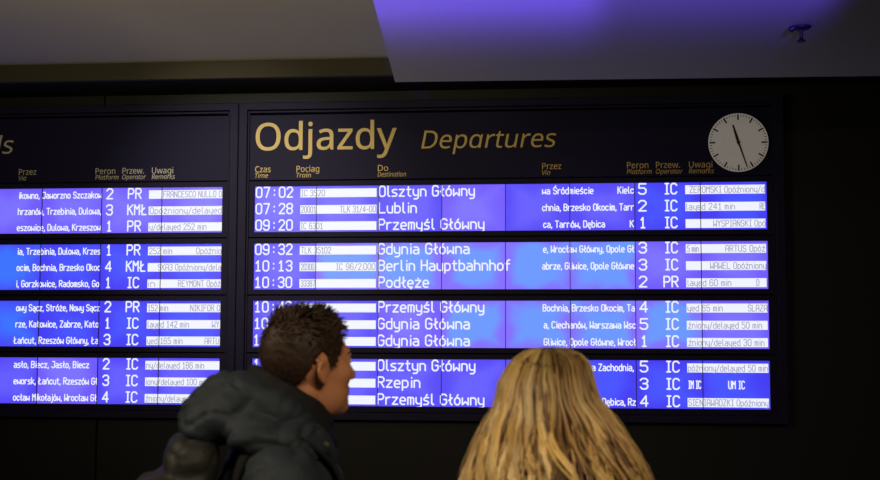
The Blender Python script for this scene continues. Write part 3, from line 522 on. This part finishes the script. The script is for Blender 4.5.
def head_shape(mb, M):
    nu, nv = 128, 96; D = sphere_dirs(nu, nv); t = head_radius(D)
    V = (ORG + D * t[..., None]).reshape(-1, 3)
    mb.add([M @ Vector(p) for p in V], grid_faces(nu, nv))
    for s in (-1, 1):                                             # ears: a rolled rim, a lobe and a thin bowl
        E = lambda y, z, o=0.0: M @ Vector((s * (.077 + o - .25 * (y + .005)), y * .92 - .010, z * .8 - .012))
        pts = [E(.016, .0), E(.012, .022, .006), E(-.004, .030, .011), E(-.020, .022, .015), E(-.023, .004, .014), E(-.015, -.016, .010), E(-.002, -.028, .006), E(.009, -.026, .002)]
        mb.chain(pts, [.005, .0048, .005, .0052, .005, .0052, .0065, .005], 8)
        mb.chain([E(.006, -.008, .003), E(-.006, .006, .004), E(-.012, .016, .007)], [.0085, .008, .006], 8)
        mb.chain([E(-.002, -.02, .003), E(.002, .0, .002), E(-.006, .02, .006)], [.006, .007, .006], 8)
        mb.chain([E(-.012, -.004, .006), E(-.010, -.016, .005)], [.005, .005], 8)

def body_shape(s, Mh, woman=False):
    mb = MB(); head_shape(mb, Mh)
    w = .92 if woman else 1.0
    hb = Mh @ Vector((0, -.018, -.055)); nb = Vector((0, .0, 1.50 * s))
    mb.capsule(nb, .066 * w, hb, .052 * w); mb.capsule((0, -.01, 1.42 * s), .075 * w, nb, .062 * w)
    mb.ell((0, 0, .97 * s), (.165, .115, .13)); mb.ell((0, 0, 1.13 * s), (.145 * w, .105, .18)); mb.ell((0, -.005, 1.31 * s), (.165 * w, .11, .19))
    mb.capsule((-.15 * w, -.01, 1.425 * s), .058, (.15 * w, -.01, 1.425 * s), .058)
    for q in (-1, 1):
        sh = Vector((q * .19 * w, -.01, 1.41 * s)); el = Vector((q * .25 * w, -.05, 1.13 * s)); wr = Vector((q * .2 * w, .11, 1.0 * s))
        mb.capsule(sh, .05 * w, el, .041 * w); mb.capsule(el, .04 * w, wr, .027 * w)
        pa = Vector((q * .18 * w, .155, .955 * s)); dn = Vector((-.1 * q, .3, -.95)).normalized(); ac = Vector((q * .3, .95, .25)).normalized()
        mb.capsule(wr, .026 * w, pa, .024 * w)
        for k, L in enumerate((.07, .078, .073, .056)):            # four unequal fingers, bent at the knuckles
            r0 = pa + ac * (.027 - .018 * k) + dn * .015; r1 = r0 + dn * L * .5; r2 = r1 + (dn * .8 + Vector((-q * .6, 0, 0))).normalized() * L * .5
            mb.chain([r0, r1, r2], [.0095, .0085, .0075], 8)
        t0 = pa + ac * .02 - dn * .02; mb.chain([t0, t0 + (ac * .8 + dn * .5).normalized() * .035, t0 + (ac * .5 + dn * .9).normalized() * .06], [.011, .0095, .008], 8)
        mb.capsule((q * .088, 0, .92 * s), .085, (q * .095, .02, .5 * s), .056); mb.capsule((q * .095, .02, .5 * s), .055, (q * .1, -.015, .09 * s), .037)
        mb.capsule((q * .1, -.03, .045), .034, (q * .115, .13, .032), .028)
    return mb
def ridged(scale, amp, seed, stretch=(1, 1, 1)):
    off = Vector((seed * 3.7, seed * 1.3, seed * 7.1))
    def f(co):
        p = Vector((co.x * stretch[0], co.y * stretch[1], co.z * stretch[2])) * scale + off
        n = noise.noise(p); n2 = noise.noise(p * 2.3 + off)
        return amp * ((1 - abs(n) * 2.2) * -.55 + .35 * n2)
    return f
def folds(scale, amp, seed):
    """soft cloth: broad swells cut by narrow creases that run in slanting bands"""
    off = Vector((seed * 3.7, seed * 1.3, seed * 7.1))
    def f(co):
        q = co + Vector((noise.noise(co * 5 + off), noise.noise(co * 5 - off), noise.noise(co * 5 + off * 2))) * .05
        a = noise.noise(Vector((q.x * .7, q.y * .6 + q.z * .5, q.z * 1.1 - q.y * .5)) * scale + off)
        b = noise.noise(Vector((q.x * .6 + q.z * .4, q.y * .8, q.z * .9 - q.x * .4)) * scale * 1.9 + off * 2)
        return amp * (.5 * noise.noise(co * 6 + off) - .75 * max(0, 1 - abs(a) * 5) ** 1.5 - .4 * max(0, 1 - abs(b) * 4.5) ** 1.5 + .3)
    return f
def shoes_and_trousers(root, s, M_T, M_S):
    mb = MB()
    mb.ell((0, 0, .96 * s), (.178, .128, .13))
    for q in (-1, 1):
        mb.capsule((q * .09, 0, .9 * s), .1, (q * .097, .02, .5 * s), .075); mb.capsule((q * .097, .02, .5 * s), .074, (q * .102, -.012, .12 * s), .06)
    put('trousers', fuse(mb, .012, 6, ridged(9, .008, 3)), M_T, root, True)
    for q in (-1, 1):
        mb = MB(); mb.capsule((q * .1, -.04, .055), .05, (q * .105, .03, .052), .048); mb.capsule((q * .105, .03, .045), .045, (q * .116, .15, .038), .036)
        mb.capsule((q * .1, -.02, .06), .048, (q * .1, -.02, .13), .05)
        me = fuse(mb, .007, 4)
        for v in me.vertices: v.co.z = max(v.co.z, .004)
        put('shoe', me, M_S, root, True)
def face_parts(root, M, hair_mat, woman=False):
    mw = mat('eye_white', (.75, .72, .68), .25); mi = mat('eye_iris', (.05, .04, .03), .2)
    for s in (-1, 1):
        mb = MB(); c = Vector((s * .032, .0795, .008)); mb.ell(c, (.0125, .0125, .0115), n=20, m=12)
        mb.v = [tuple(M @ Vector(p)) for p in mb.v]
        dirv = (M.to_3x3() @ Vector((0, 1, 0))).normalized(); n0 = len(mb.v); cw = M @ c
        mb.cyl(cw + dirv * .0105, .0058, cw + dirv * .0132, .0045, 16, True, 1)
        put('eye', mb.mesh('eye'), [mw, mi], root, True)
        mb = MB(); pts = [M @ Vector((s * x, y, z)) for x, y, z in ((.014, .0955, .026), (.026, .0945, .030), (.040, .086, .030), (.052, .073, .024))]
        mb.tube(pts, [.003, .0042, .004, .002], 6); put('eyebrow', mb.mesh('eyebrow'), hair_mat, root, True)

def hair_material(name, rough=.5):
    M = bpy.data.materials.new(name); M.use_nodes = True; nt = M.node_tree; b = nt.nodes['Principled BSDF']
    a = nt.nodes.new('ShaderNodeAttribute'); a.attribute_name = 'tint'; nt.links.new(a.outputs['Color'], b.inputs['Base Color'])
    b.inputs['Roughness'].default_value = rough; b.inputs['Specular IOR Level'].default_value = .35
    return M

# --- the man ----------------------------------------------------------------
DEPTH_M = 2.9
mp = on_wall(279, 440, CAM.y + DEPTH_M)
BODY_A = 20.0
man = thing('person', (mp.x, mp.y, 0), 'man with short dark brown hair in dark hooded jacket looking right', 'person', math.radians(BODY_A - 90))
Minv = Matrix.Translation((mp.x, mp.y, 0)) @ Matrix.Rotation(math.radians(BODY_A - 90), 4, 'Z'); Minv.invert()
hp = on_wall(309, 366, CAM.y + DEPTH_M)                           # middle of the head
hl = Minv @ hp
HEAD_A = 42.0
HS = 1.01
Mh = Matrix.Translation(hl) @ Matrix.Rotation(math.radians(HEAD_A - BODY_A), 4, 'Z') @ Matrix.Rotation(math.radians(3), 4, 'X') @ Matrix.Scale(HS, 4)
body = fuse(body_shape(1.0, Mh), .0045, 3)
put('body', body, M_SKIN, man, True)
M_HAIR_M = hair_material('hair_dark_brown', .6)
face_parts(man, Mh, mat('eyebrow_brown', (.03, .018, .01), .7))
M_JEANS = mat('jeans_dark', (.02, .024, .04), .85, bump=.2, bscale=150)
M_SHOE = mat('shoe_black', (.015, .015, .016), .5)
shoes_and_trousers(man, 1.0, M_JEANS, M_SHOE)
M_JKT = mat('jacket_nylon_slate', (.0165, .025, .035), .7, 0, .3, var=.2, vscale=6, bump=.35, bscale=35)
M_JKT_IN = mat('jacket_collar_black', (.009, .009, .012), .8, 0, .2, bump=.2, bscale=120)
def jacket(s=1.0, w=1.0):
    mb = MB()
    mb.ell((0, .005, 1.31 * s), (.215 * w, .155, .21)); mb.ell((0, .01, 1.08 * s), (.21 * w, .155, .26)); mb.capsule((-.1 * w, .01, .86 * s), .125, (.1 * w, .01, .86 * s), .125)
    mb.capsule((-.165 * w, -.015, 1.405 * s), .082, (.165 * w, -.015, 1.405 * s), .082); mb.capsule((-.07, -.01, 1.46 * s), .07, (.07, -.01, 1.46 * s), .07)
    for q in (-1, 1):
        sh = Vector((q * .2 * w, -.015, 1.39 * s)); el = Vector((q * .262 * w, -.055, 1.13 * s)); wr = Vector((q * .205 * w, .12, 1.0 * s)); pk = Vector((q * .165 * w, .14, .9 * s))
        mb.capsule(sh, .085, el, .07); mb.capsule(el, .07, wr, .056); mb.capsule(wr, .055, pk, .06)
    return mb
jk_me = fuse(jacket(), .009, 22, folds(11, .012, 5))
jk = put('jacket', jk_me, M_JKT, man, True)
# stand-up collar, dark inside, zipped in front
nk = Vector((0, .03, 1.53))
def ringpts(cx, cy, cz, rx, ry, tilt, a0, a1, n):
    return [Vector((cx + rx * math.sin(a0 + (a1 - a0) * k / n), cy + ry * math.cos(a0 + (a1 - a0) * k / n), cz - tilt * math.cos(a0 + (a1 - a0) * k / n))) for k in range(n + 1)]
mb = MB(); p = ringpts(0, .02, 1.53, .09, .09, .06, 0, 2 * PI, 28); mb.chain(p, [.03] * 29, 10)
p = ringpts(0, .025, 1.566, .084, .087, .055, 0, 2 * PI, 28); mb.chain(p, [.02] * 29, 10)
p = ringpts(0, .025, 1.588, .080, .083, .05, 0, 2 * PI, 28); mb.chain(p, [.016] * 29, 10)
put('collar', fuse(mb, .006, 4, ridged(14, .004, 2)), M_JKT_IN, jk, True)
mb = MB()
mb.ell((0, -.135, 1.54), (.15, .095, .072), Matrix.Rotation(math.radians(14), 3, 'X'))
mb.ell((0, -.10, 1.575), (.135, .085, .062), Matrix.Rotation(math.radians(-8), 3, 'X'))
mb.capsule((-.085, -.185, 1.515), .04, (.085, -.185, 1.515), .04)
for q in (-1, 1):
    mb.chain([(q * .10, -.10, 1.58), (q * .118, -.03, 1.555), (q * .118, .03, 1.512), (q * .10, .072, 1.478), (q * .07, .105, 1.445)], [.05, .045, .038, .031, .024])
    mb.chain([(q * .15, -.09, 1.5), (q * .15, .01, 1.475), (q * .13, .06, 1.455)], [.045, .04, .028])
hood_me = fuse(mb, .007, 26, folds(13, .011, 8))
hood = put('hood', hood_me, M_JKT, jk, True)
f = MB(); c = Vector((.124, .088, 1.476)); f.cyl(c, .006, c + Vector((.006, .004, .0)), .005, 14); f.build('snap_button', mat('button_brass', (.5, .42, .2), .35, .8), hood)
# hair: a cropped cap with longer tousled tufts on top
def scalp(d):
    """0 outside the hairline, up to 1 on the crown (d: direction from the head centre, face along +Y)"""
    az = abs(math.degrees(math.atan2(d[0], d[1]))); el = math.degrees(math.asin(max(-1, min(1, d[2]))))
    lim = np.interp(az, [0, 20, 38, 50, 62, 74, 84, 92, 100, 112, 130, 150, 180], [50, 49, 45, 38, 22, -2, -4, 16, 22, 10, -18, -33, -36])
    return max(0.0, min(1.0, (el - lim) / 7.0)), max(0.0, min(1.0, (el - 18) / 40.0))
nu, nv = 144, 100
D = sphere_dirs(nu, nv); t0 = head_radius(D)
P = []; tints = []
for d, t in zip(D.reshape(-1, 3), t0.reshape(-1)):
    m_, top = scalp(d)
    n = noise.noise(Vector(d) * 9); n2 = noise.noise(Vector(d) * 24)
    thick = -.010 + m_ * (.0145 + .008 * top + .006 * top * n + .0018 * n2)
    P.append(Mh @ Vector(ORG + d * (t + thick))); g = .75 + .5 * random.random()
    tints.append((.030 * g, .0145 * g, .007 * g))
mb = MB(); mb.add(P, grid_faces(nu, nv), 0, tints)
rng = random.Random(3)
for i in range(5200):
    d = Vector((rng.gauss(0, 1), rng.gauss(0, 1), rng.gauss(0, 1))).normalized(); m_, top = scalp(d)
    if m_ < .25: continue
    if top < .3 and rng.random() < .35: continue
    t = float(head_radius(np.array([d]))[0]) if False else None
    j = int(round((math.asin(d.z) + PI / 2 - .012) / (PI - .024) * (nv - 1))); k = int(round((math.atan2(d.x, d.y) % (2 * PI)) / (2 * PI) * nu)) % nu
    t = t0[max(0, min(nv - 1, j)), k]
    L = (.007 + .017 * top * top * (.6 + .8 * rng.random())) * (.8 + .4 * rng.random()); r = .0012 + .0016 * top
    r0 = Vector(ORG) + d * (t + .002 + .012 * m_ * top)
    sw = Vector((noise.noise(d * 3 + Vector((5, 0, 0))), noise.noise(d * 2.2 + Vector((0, 9, 0))) + .55, noise.noise(d * 3)))
    q = (d * (1 - .45 * top) + sw * (.7 + .9 * top) + Vector((0, -.3 * (1 - top), -.9 * (1 - top)))).normalized(); q2 = (q + sw * .8 + Vector((rng.uniform(-.3, .3), rng.uniform(-.3, .3), 0))).normalized()
    pts = [Mh @ r0, Mh @ (r0 + q * L * .5), Mh @ (r0 + q * L * .5 + q2 * L * .5)]
    g = .6 + .9 * rng.random(); c = (.026 * g, .013 * g, .0065 * g)
    mb.tube(pts, [r, r * .8, r * .25], 4, 1.0, [c, c, c])
put('hair', mb.mesh('hair'), M_HAIR_M, man, True)

# --- his backpack -------------------------------------------------------------
pack = thing('backpack', tuple(man.matrix_basis @ Vector((0, -.2, 1.01))), 'dark backpack on the back of the man in hooded jacket', 'backpack', math.radians(BODY_A - 90))
PO = Vector((0, -.2, 1.01))
M_PACK = mat('backpack_nylon', (.012, .012, .011), .62, 0, .35, var=.5, vscale=9, bump=.2, bscale=90)
M_STRAP = mat('backpack_strap', (.008, .008, .008), .75, 0, .2, bump=.3, bscale=200)
mb = MB()
for z, a, bb in ((.05, .11, .055), (.2, .115, .07), (.34, .11, .065), (.43, .085, .03)):
    for y in (-bb + (.03 if z > .4 else 0), bb * .1): mb.capsule((-a, y, z), .06, (a, y, z), .06)
mb.capsule((-.08, -.1, .08), .05, (.08, -.1, .08), .05); mb.capsule((-.08, -.115, .2), .05, (.08, -.115, .2), .05)
put('pack_body', fuse(mb, .008, 24, folds(10, .010, 11)), M_PACK, pack, True)
mb = MB(); mb.tube([(-.035, .05, .47), (-.03, .045, .51), (0, .043, .525), (.03, .045, .51), (.035, .05, .47)], [.009] * 5, 8); put('top_handle', mb.mesh('h'), M_STRAP, pack, True)
bvh = BVHTree.FromPolygons([v.co.copy() for v in jk_me.vertices], [tuple(q.vertices) for q in jk_me.polygons])
def strap_path(x, a0, a1, n, cz):
    out = []
    for k in range(n + 1):
        a = math.radians(a0 + (a1 - a0) * k / n); d = Vector((0, math.cos(a), math.sin(a))); c = Vector((x, 0, cz))
        h = bvh.ray_cast(c + d * .6, -d)
        pnt, nr = (h[0], h[1]) if h[0] is not None else (c + d * .15, d)
        out.append((pnt + d * .004, (nr if nr.dot(d) > 0 else -nr)))
    return out
for q in (-1, 1):
    pth = strap_path(q * .135, 195, -25, 30, 1.24); W = .034; th = .012
    mb = MB(); vs = []
    for pnt, nr in pth:
        sx = Vector((1, 0, 0))
        for du, dv in ((-1, 0), (1, 0), (1, 1), (-1, 1)): vs.append(pnt - PO + sx * du * W + nr * dv * th)
    fs = [(j * 4 + k, j * 4 + (k + 1) % 4, (j + 1) * 4 + (k + 1) % 4, (j + 1) * 4 + k) for j in range(len(pth) - 1) for k in range(4)] + [(3, 2, 1, 0), tuple(len(vs) - 4 + k for k in range(4))]
    mb.add(vs, fs); put('shoulder_strap', mb.mesh('s'), M_STRAP, pack, False, .004)

# --- the woman ------------------------------------------------------------------
DEPTH_W = 2.5
wp = on_wall(549, 440, CAM.y + DEPTH_W)
woman = thing('person', (wp.x, wp.y, 0), 'woman with long wavy blonde hair seen from behind, facing the departures board', 'person', 0.0)
top = on_wall(547, 347.5, CAM.y + DEPTH_W).z
hw = Vector((on_wall(548, 400, CAM.y + DEPTH_W).x - wp.x, .03, top - .128))
Mw = Matrix.Translation(hw) @ Matrix.Rotation(math.radians(4), 4, 'X') @ Matrix.Scale(.97, 4)
SW = .93
put('body', fuse(body_shape(SW, Mw, True), .0055, 3), M_SKIN_W, woman, True)
face_parts(woman, Mw, mat('eyebrow_blonde', (.12, .07, .03), .7))
shoes_and_trousers(woman, SW, mat('trousers_black', (.015, .015, .018), .8), mat('boot_brown', (.06, .03, .02), .5))
M_COAT = mat('coat_pale_wool', (.30, .25, .25), .95, 0, .1, var=.3, vscale=40, bump=.6, bscale=110, sheen=.4)
ct = put('coat', fuse(jacket(SW, .95), .011, 8, ridged(7, .012, 21)), M_COAT, woman, True)
mb = MB(); zc_ = 1.405
mb.chain(ringpts(0, .03, zc_, .145, .10, .02, 0, 2 * PI, 26), [.05] * 27, 10); mb.chain(ringpts(0, .04, zc_ + .045, .135, .085, .015, 0, 2 * PI, 26), [.035] * 27, 10)
put('coat_collar', fuse(mb, .009, 5, ridged(16, .008, 4)), M_COAT, ct, True)
# hair: locks falling from a loose parting over head, shoulders and back
S_ = [0, .006, .014, .033, .072, .102, .122, .149, .1925, .259, .33, .42]
LW = [.0, .03, .047, .070, .092, .098, .104, .119, .140, .168, .185, .19]
RW = [.0, .038, .061, .079, .089, .097, .115, .134, .162, .198, .205, .2]
BK = [.0, .03, .05, .078, .106, .116, .124, .136, .165, .195, .21, .21]
topz = top; cxh = on_wall(547, 347.5, CAM.y + DEPTH_W).x - wp.x
def hair_pt(s, az, k=1.0):
    """az 0 = straight back (towards the photographer), +90 her right side of the picture"""
    a = math.radians(az); wx = np.interp(s, S_, RW if az > 0 else LW); wy = np.interp(s, S_, BK)
    fy = 1.0 if abs(az) < 90 else .85
    return Vector((cxh + math.sin(a) * wx * k, hw.y - .005 - math.cos(a) * wy * k * fy, topz - s - (1 - k) * .05))
M_HAIR_W = hair_material('hair_blonde', .4)
rng = random.Random(11); mb = MB()
# inner volume so that no scalp shows through
rows_ = []; vs = []; tt = []
for s in np.linspace(.004, .36, 26):
    for k in range(40): vs.append(hair_pt(float(s), -180 + 9 * k, .84 if s < .15 else .84 - 1.4 * min(.17, s - .15))); tt.append((.075, .042, .018))
fs = [(j * 40 + k, j * 40 + (k + 1) % 40, (j + 1) * 40 + (k + 1) % 40, (j + 1) * 40 + k) for j in range(25) for k in range(40)] + [tuple(range(40)), tuple(range(25 * 40, 26 * 40))]
def front_open(v):                                                 # keep the face free below the fringe
    return v
for v in vs:
    if v.y > hw.y + .03 and v.z < topz - .03: v.y = hw.y + .03
mb.add(vs, fs, 0, tt)
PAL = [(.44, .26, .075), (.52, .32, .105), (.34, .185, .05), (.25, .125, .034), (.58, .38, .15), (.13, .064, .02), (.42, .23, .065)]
def lock(az0, k, s0, end, amp, wl, ph, drift, col, r, N=26):
    pts = []; rad = []; tn = []
    droot = 1.0 if -18 < az0 < 62 else .4                        # darker regrown roots round the parting
    for i in range(N):
        f = i / (N - 1); s = s0 + (end - s0) * f ** 1.3
        grow = min(1, s / .25) ** 1.3; wv = math.sin(2 * PI * s / wl + ph) * amp * grow
        az = az0 + drift * grow + wv * 3.4
        pnt = hair_pt(s, az, min(max(1.03, k), k + .03 * math.cos(2 * PI * s / wl + ph) * grow * amp))
        if pnt.y > hw.y + .06: pnt.y = hw.y + .06
        pts.append(pnt); rad.append((r if i else r * .4) * (1 - .75 * max(0, (f - .6) / .4)))
        dk = 1 - .68 * droot * max(0, 1 - max(0, s - .016) / .15)
        tn.append(tuple(x * dk for x in col))
    mb.tube(pts, rad, 5, 1.0, tn)
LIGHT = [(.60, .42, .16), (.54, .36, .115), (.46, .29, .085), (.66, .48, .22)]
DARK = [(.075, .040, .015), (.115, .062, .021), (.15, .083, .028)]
def clump(azc, kc, pal, n, width, r, amp, wl, en):
    col0 = rng.choice(pal); ph = rng.uniform(0, 6.28); dr = rng.uniform(-7, 7)
    for q in range(n):
        g_ = 1 + rng.gauss(0, .2)
        lock(azc + rng.gauss(0, width), min(1.02, kc + rng.gauss(0, .012)), abs(rng.gauss(0, .005)) + .001, en + rng.gauss(0, .02), amp, wl, ph + rng.gauss(0, .25), dr + rng.gauss(0, .8), [max(.01, x * g_) for x in col0], r)
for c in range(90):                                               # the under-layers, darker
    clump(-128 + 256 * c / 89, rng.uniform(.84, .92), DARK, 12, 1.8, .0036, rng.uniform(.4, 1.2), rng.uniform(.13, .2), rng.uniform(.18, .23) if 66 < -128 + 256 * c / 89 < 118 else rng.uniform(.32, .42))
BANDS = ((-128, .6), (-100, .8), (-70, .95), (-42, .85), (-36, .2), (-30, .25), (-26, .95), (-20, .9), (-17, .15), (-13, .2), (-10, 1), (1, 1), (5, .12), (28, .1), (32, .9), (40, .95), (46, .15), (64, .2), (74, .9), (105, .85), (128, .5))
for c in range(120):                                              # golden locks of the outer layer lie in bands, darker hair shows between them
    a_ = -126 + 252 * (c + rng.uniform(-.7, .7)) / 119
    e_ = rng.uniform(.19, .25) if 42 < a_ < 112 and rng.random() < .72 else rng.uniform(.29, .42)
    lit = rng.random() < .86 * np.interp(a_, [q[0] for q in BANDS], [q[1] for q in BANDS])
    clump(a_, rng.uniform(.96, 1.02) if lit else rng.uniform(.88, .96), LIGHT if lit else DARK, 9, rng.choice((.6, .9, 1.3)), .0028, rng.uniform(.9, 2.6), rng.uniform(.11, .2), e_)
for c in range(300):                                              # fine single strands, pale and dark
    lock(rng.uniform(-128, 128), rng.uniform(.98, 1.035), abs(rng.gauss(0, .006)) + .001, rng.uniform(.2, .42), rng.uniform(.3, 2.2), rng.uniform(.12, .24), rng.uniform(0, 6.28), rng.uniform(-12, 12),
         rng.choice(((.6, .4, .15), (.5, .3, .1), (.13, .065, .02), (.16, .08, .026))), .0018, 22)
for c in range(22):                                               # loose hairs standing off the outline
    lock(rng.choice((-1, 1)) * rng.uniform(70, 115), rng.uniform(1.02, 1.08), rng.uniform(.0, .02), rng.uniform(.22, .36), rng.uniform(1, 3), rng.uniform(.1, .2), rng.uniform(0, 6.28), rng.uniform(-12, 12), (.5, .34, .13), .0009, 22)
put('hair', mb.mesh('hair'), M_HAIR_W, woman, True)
# a few loose hairs standing off the outline
# ------------------------------------------------------------------ light
W = bpy.data.worlds.new('world'); SC.world = W; W.use_nodes = True
W.node_tree.nodes['Background'].inputs[0].default_value = (1.0, .93, .8, 1); W.node_tree.nodes['Background'].inputs[1].default_value = 0.0
def area(name, loc, target, sx, sy, power, color, spread=180):
    l = bpy.data.lights.new(name, 'AREA'); l.shape = 'RECTANGLE'; l.size = sx; l.size_y = sy; l.energy = power; l.color = color; l.spread = math.radians(spread)
    o = bpy.data.objects.new(name, l); COL.objects.link(o); o.location = loc
    o.rotation_euler = (Vector(target) - Vector(loc)).to_track_quat('-Z', 'Y').to_euler(); return o
WARM = (1.0, .81, .56)
def spot(name, loc, target, power, color, angle, blend, radius=.1):
    l = bpy.data.lights.new(name, 'SPOT'); l.energy = power; l.color = color; l.spot_size = math.radians(angle); l.spot_blend = blend; l.shadow_soft_size = radius
    o = bpy.data.objects.new(name, l); COL.objects.link(o); o.location = loc
    o.rotation_euler = (Vector(target) - Vector(loc)).to_track_quat('-Z', 'Y').to_euler(); return o
area('hall_lamp', (1.2, -10.8, 3.42), (0.4, -8.6, 0.5), 1.4, .5, 80, WARM, 130)
area('hall_lamp', (-3.4, -9.2, 3.9), (-2.0, -7.3, 0.6), 1.6, .5, 62, WARM, 120)
area('added_ceiling_uplight', (-3.6, -7.6, 2.4), (-2.5, -2.4, 4.0), 2.6, .3, 25, (1.0, .86, .56), 75)  # added uplight without a real cove, brightens the left ceiling
spot('added_header_spot', (-3.3, -3.5, 3.85), (-2.7, 0, 2.75), 225, (1.0, .92, .84), 48, .9, .1)  # added spot without a fixture, brightens the left end of the gold heading
for x_, l_, p_ in ((-.5, 1.3, 5.2), (.1, 2.5, 6.6)):
    area('violet_strip', (x_, -6.0, 3.12), (x_, -5.0, 3.12 + math.tan(math.radians(10))), l_, .05, p_, (.085, .05, 1.0), 9)
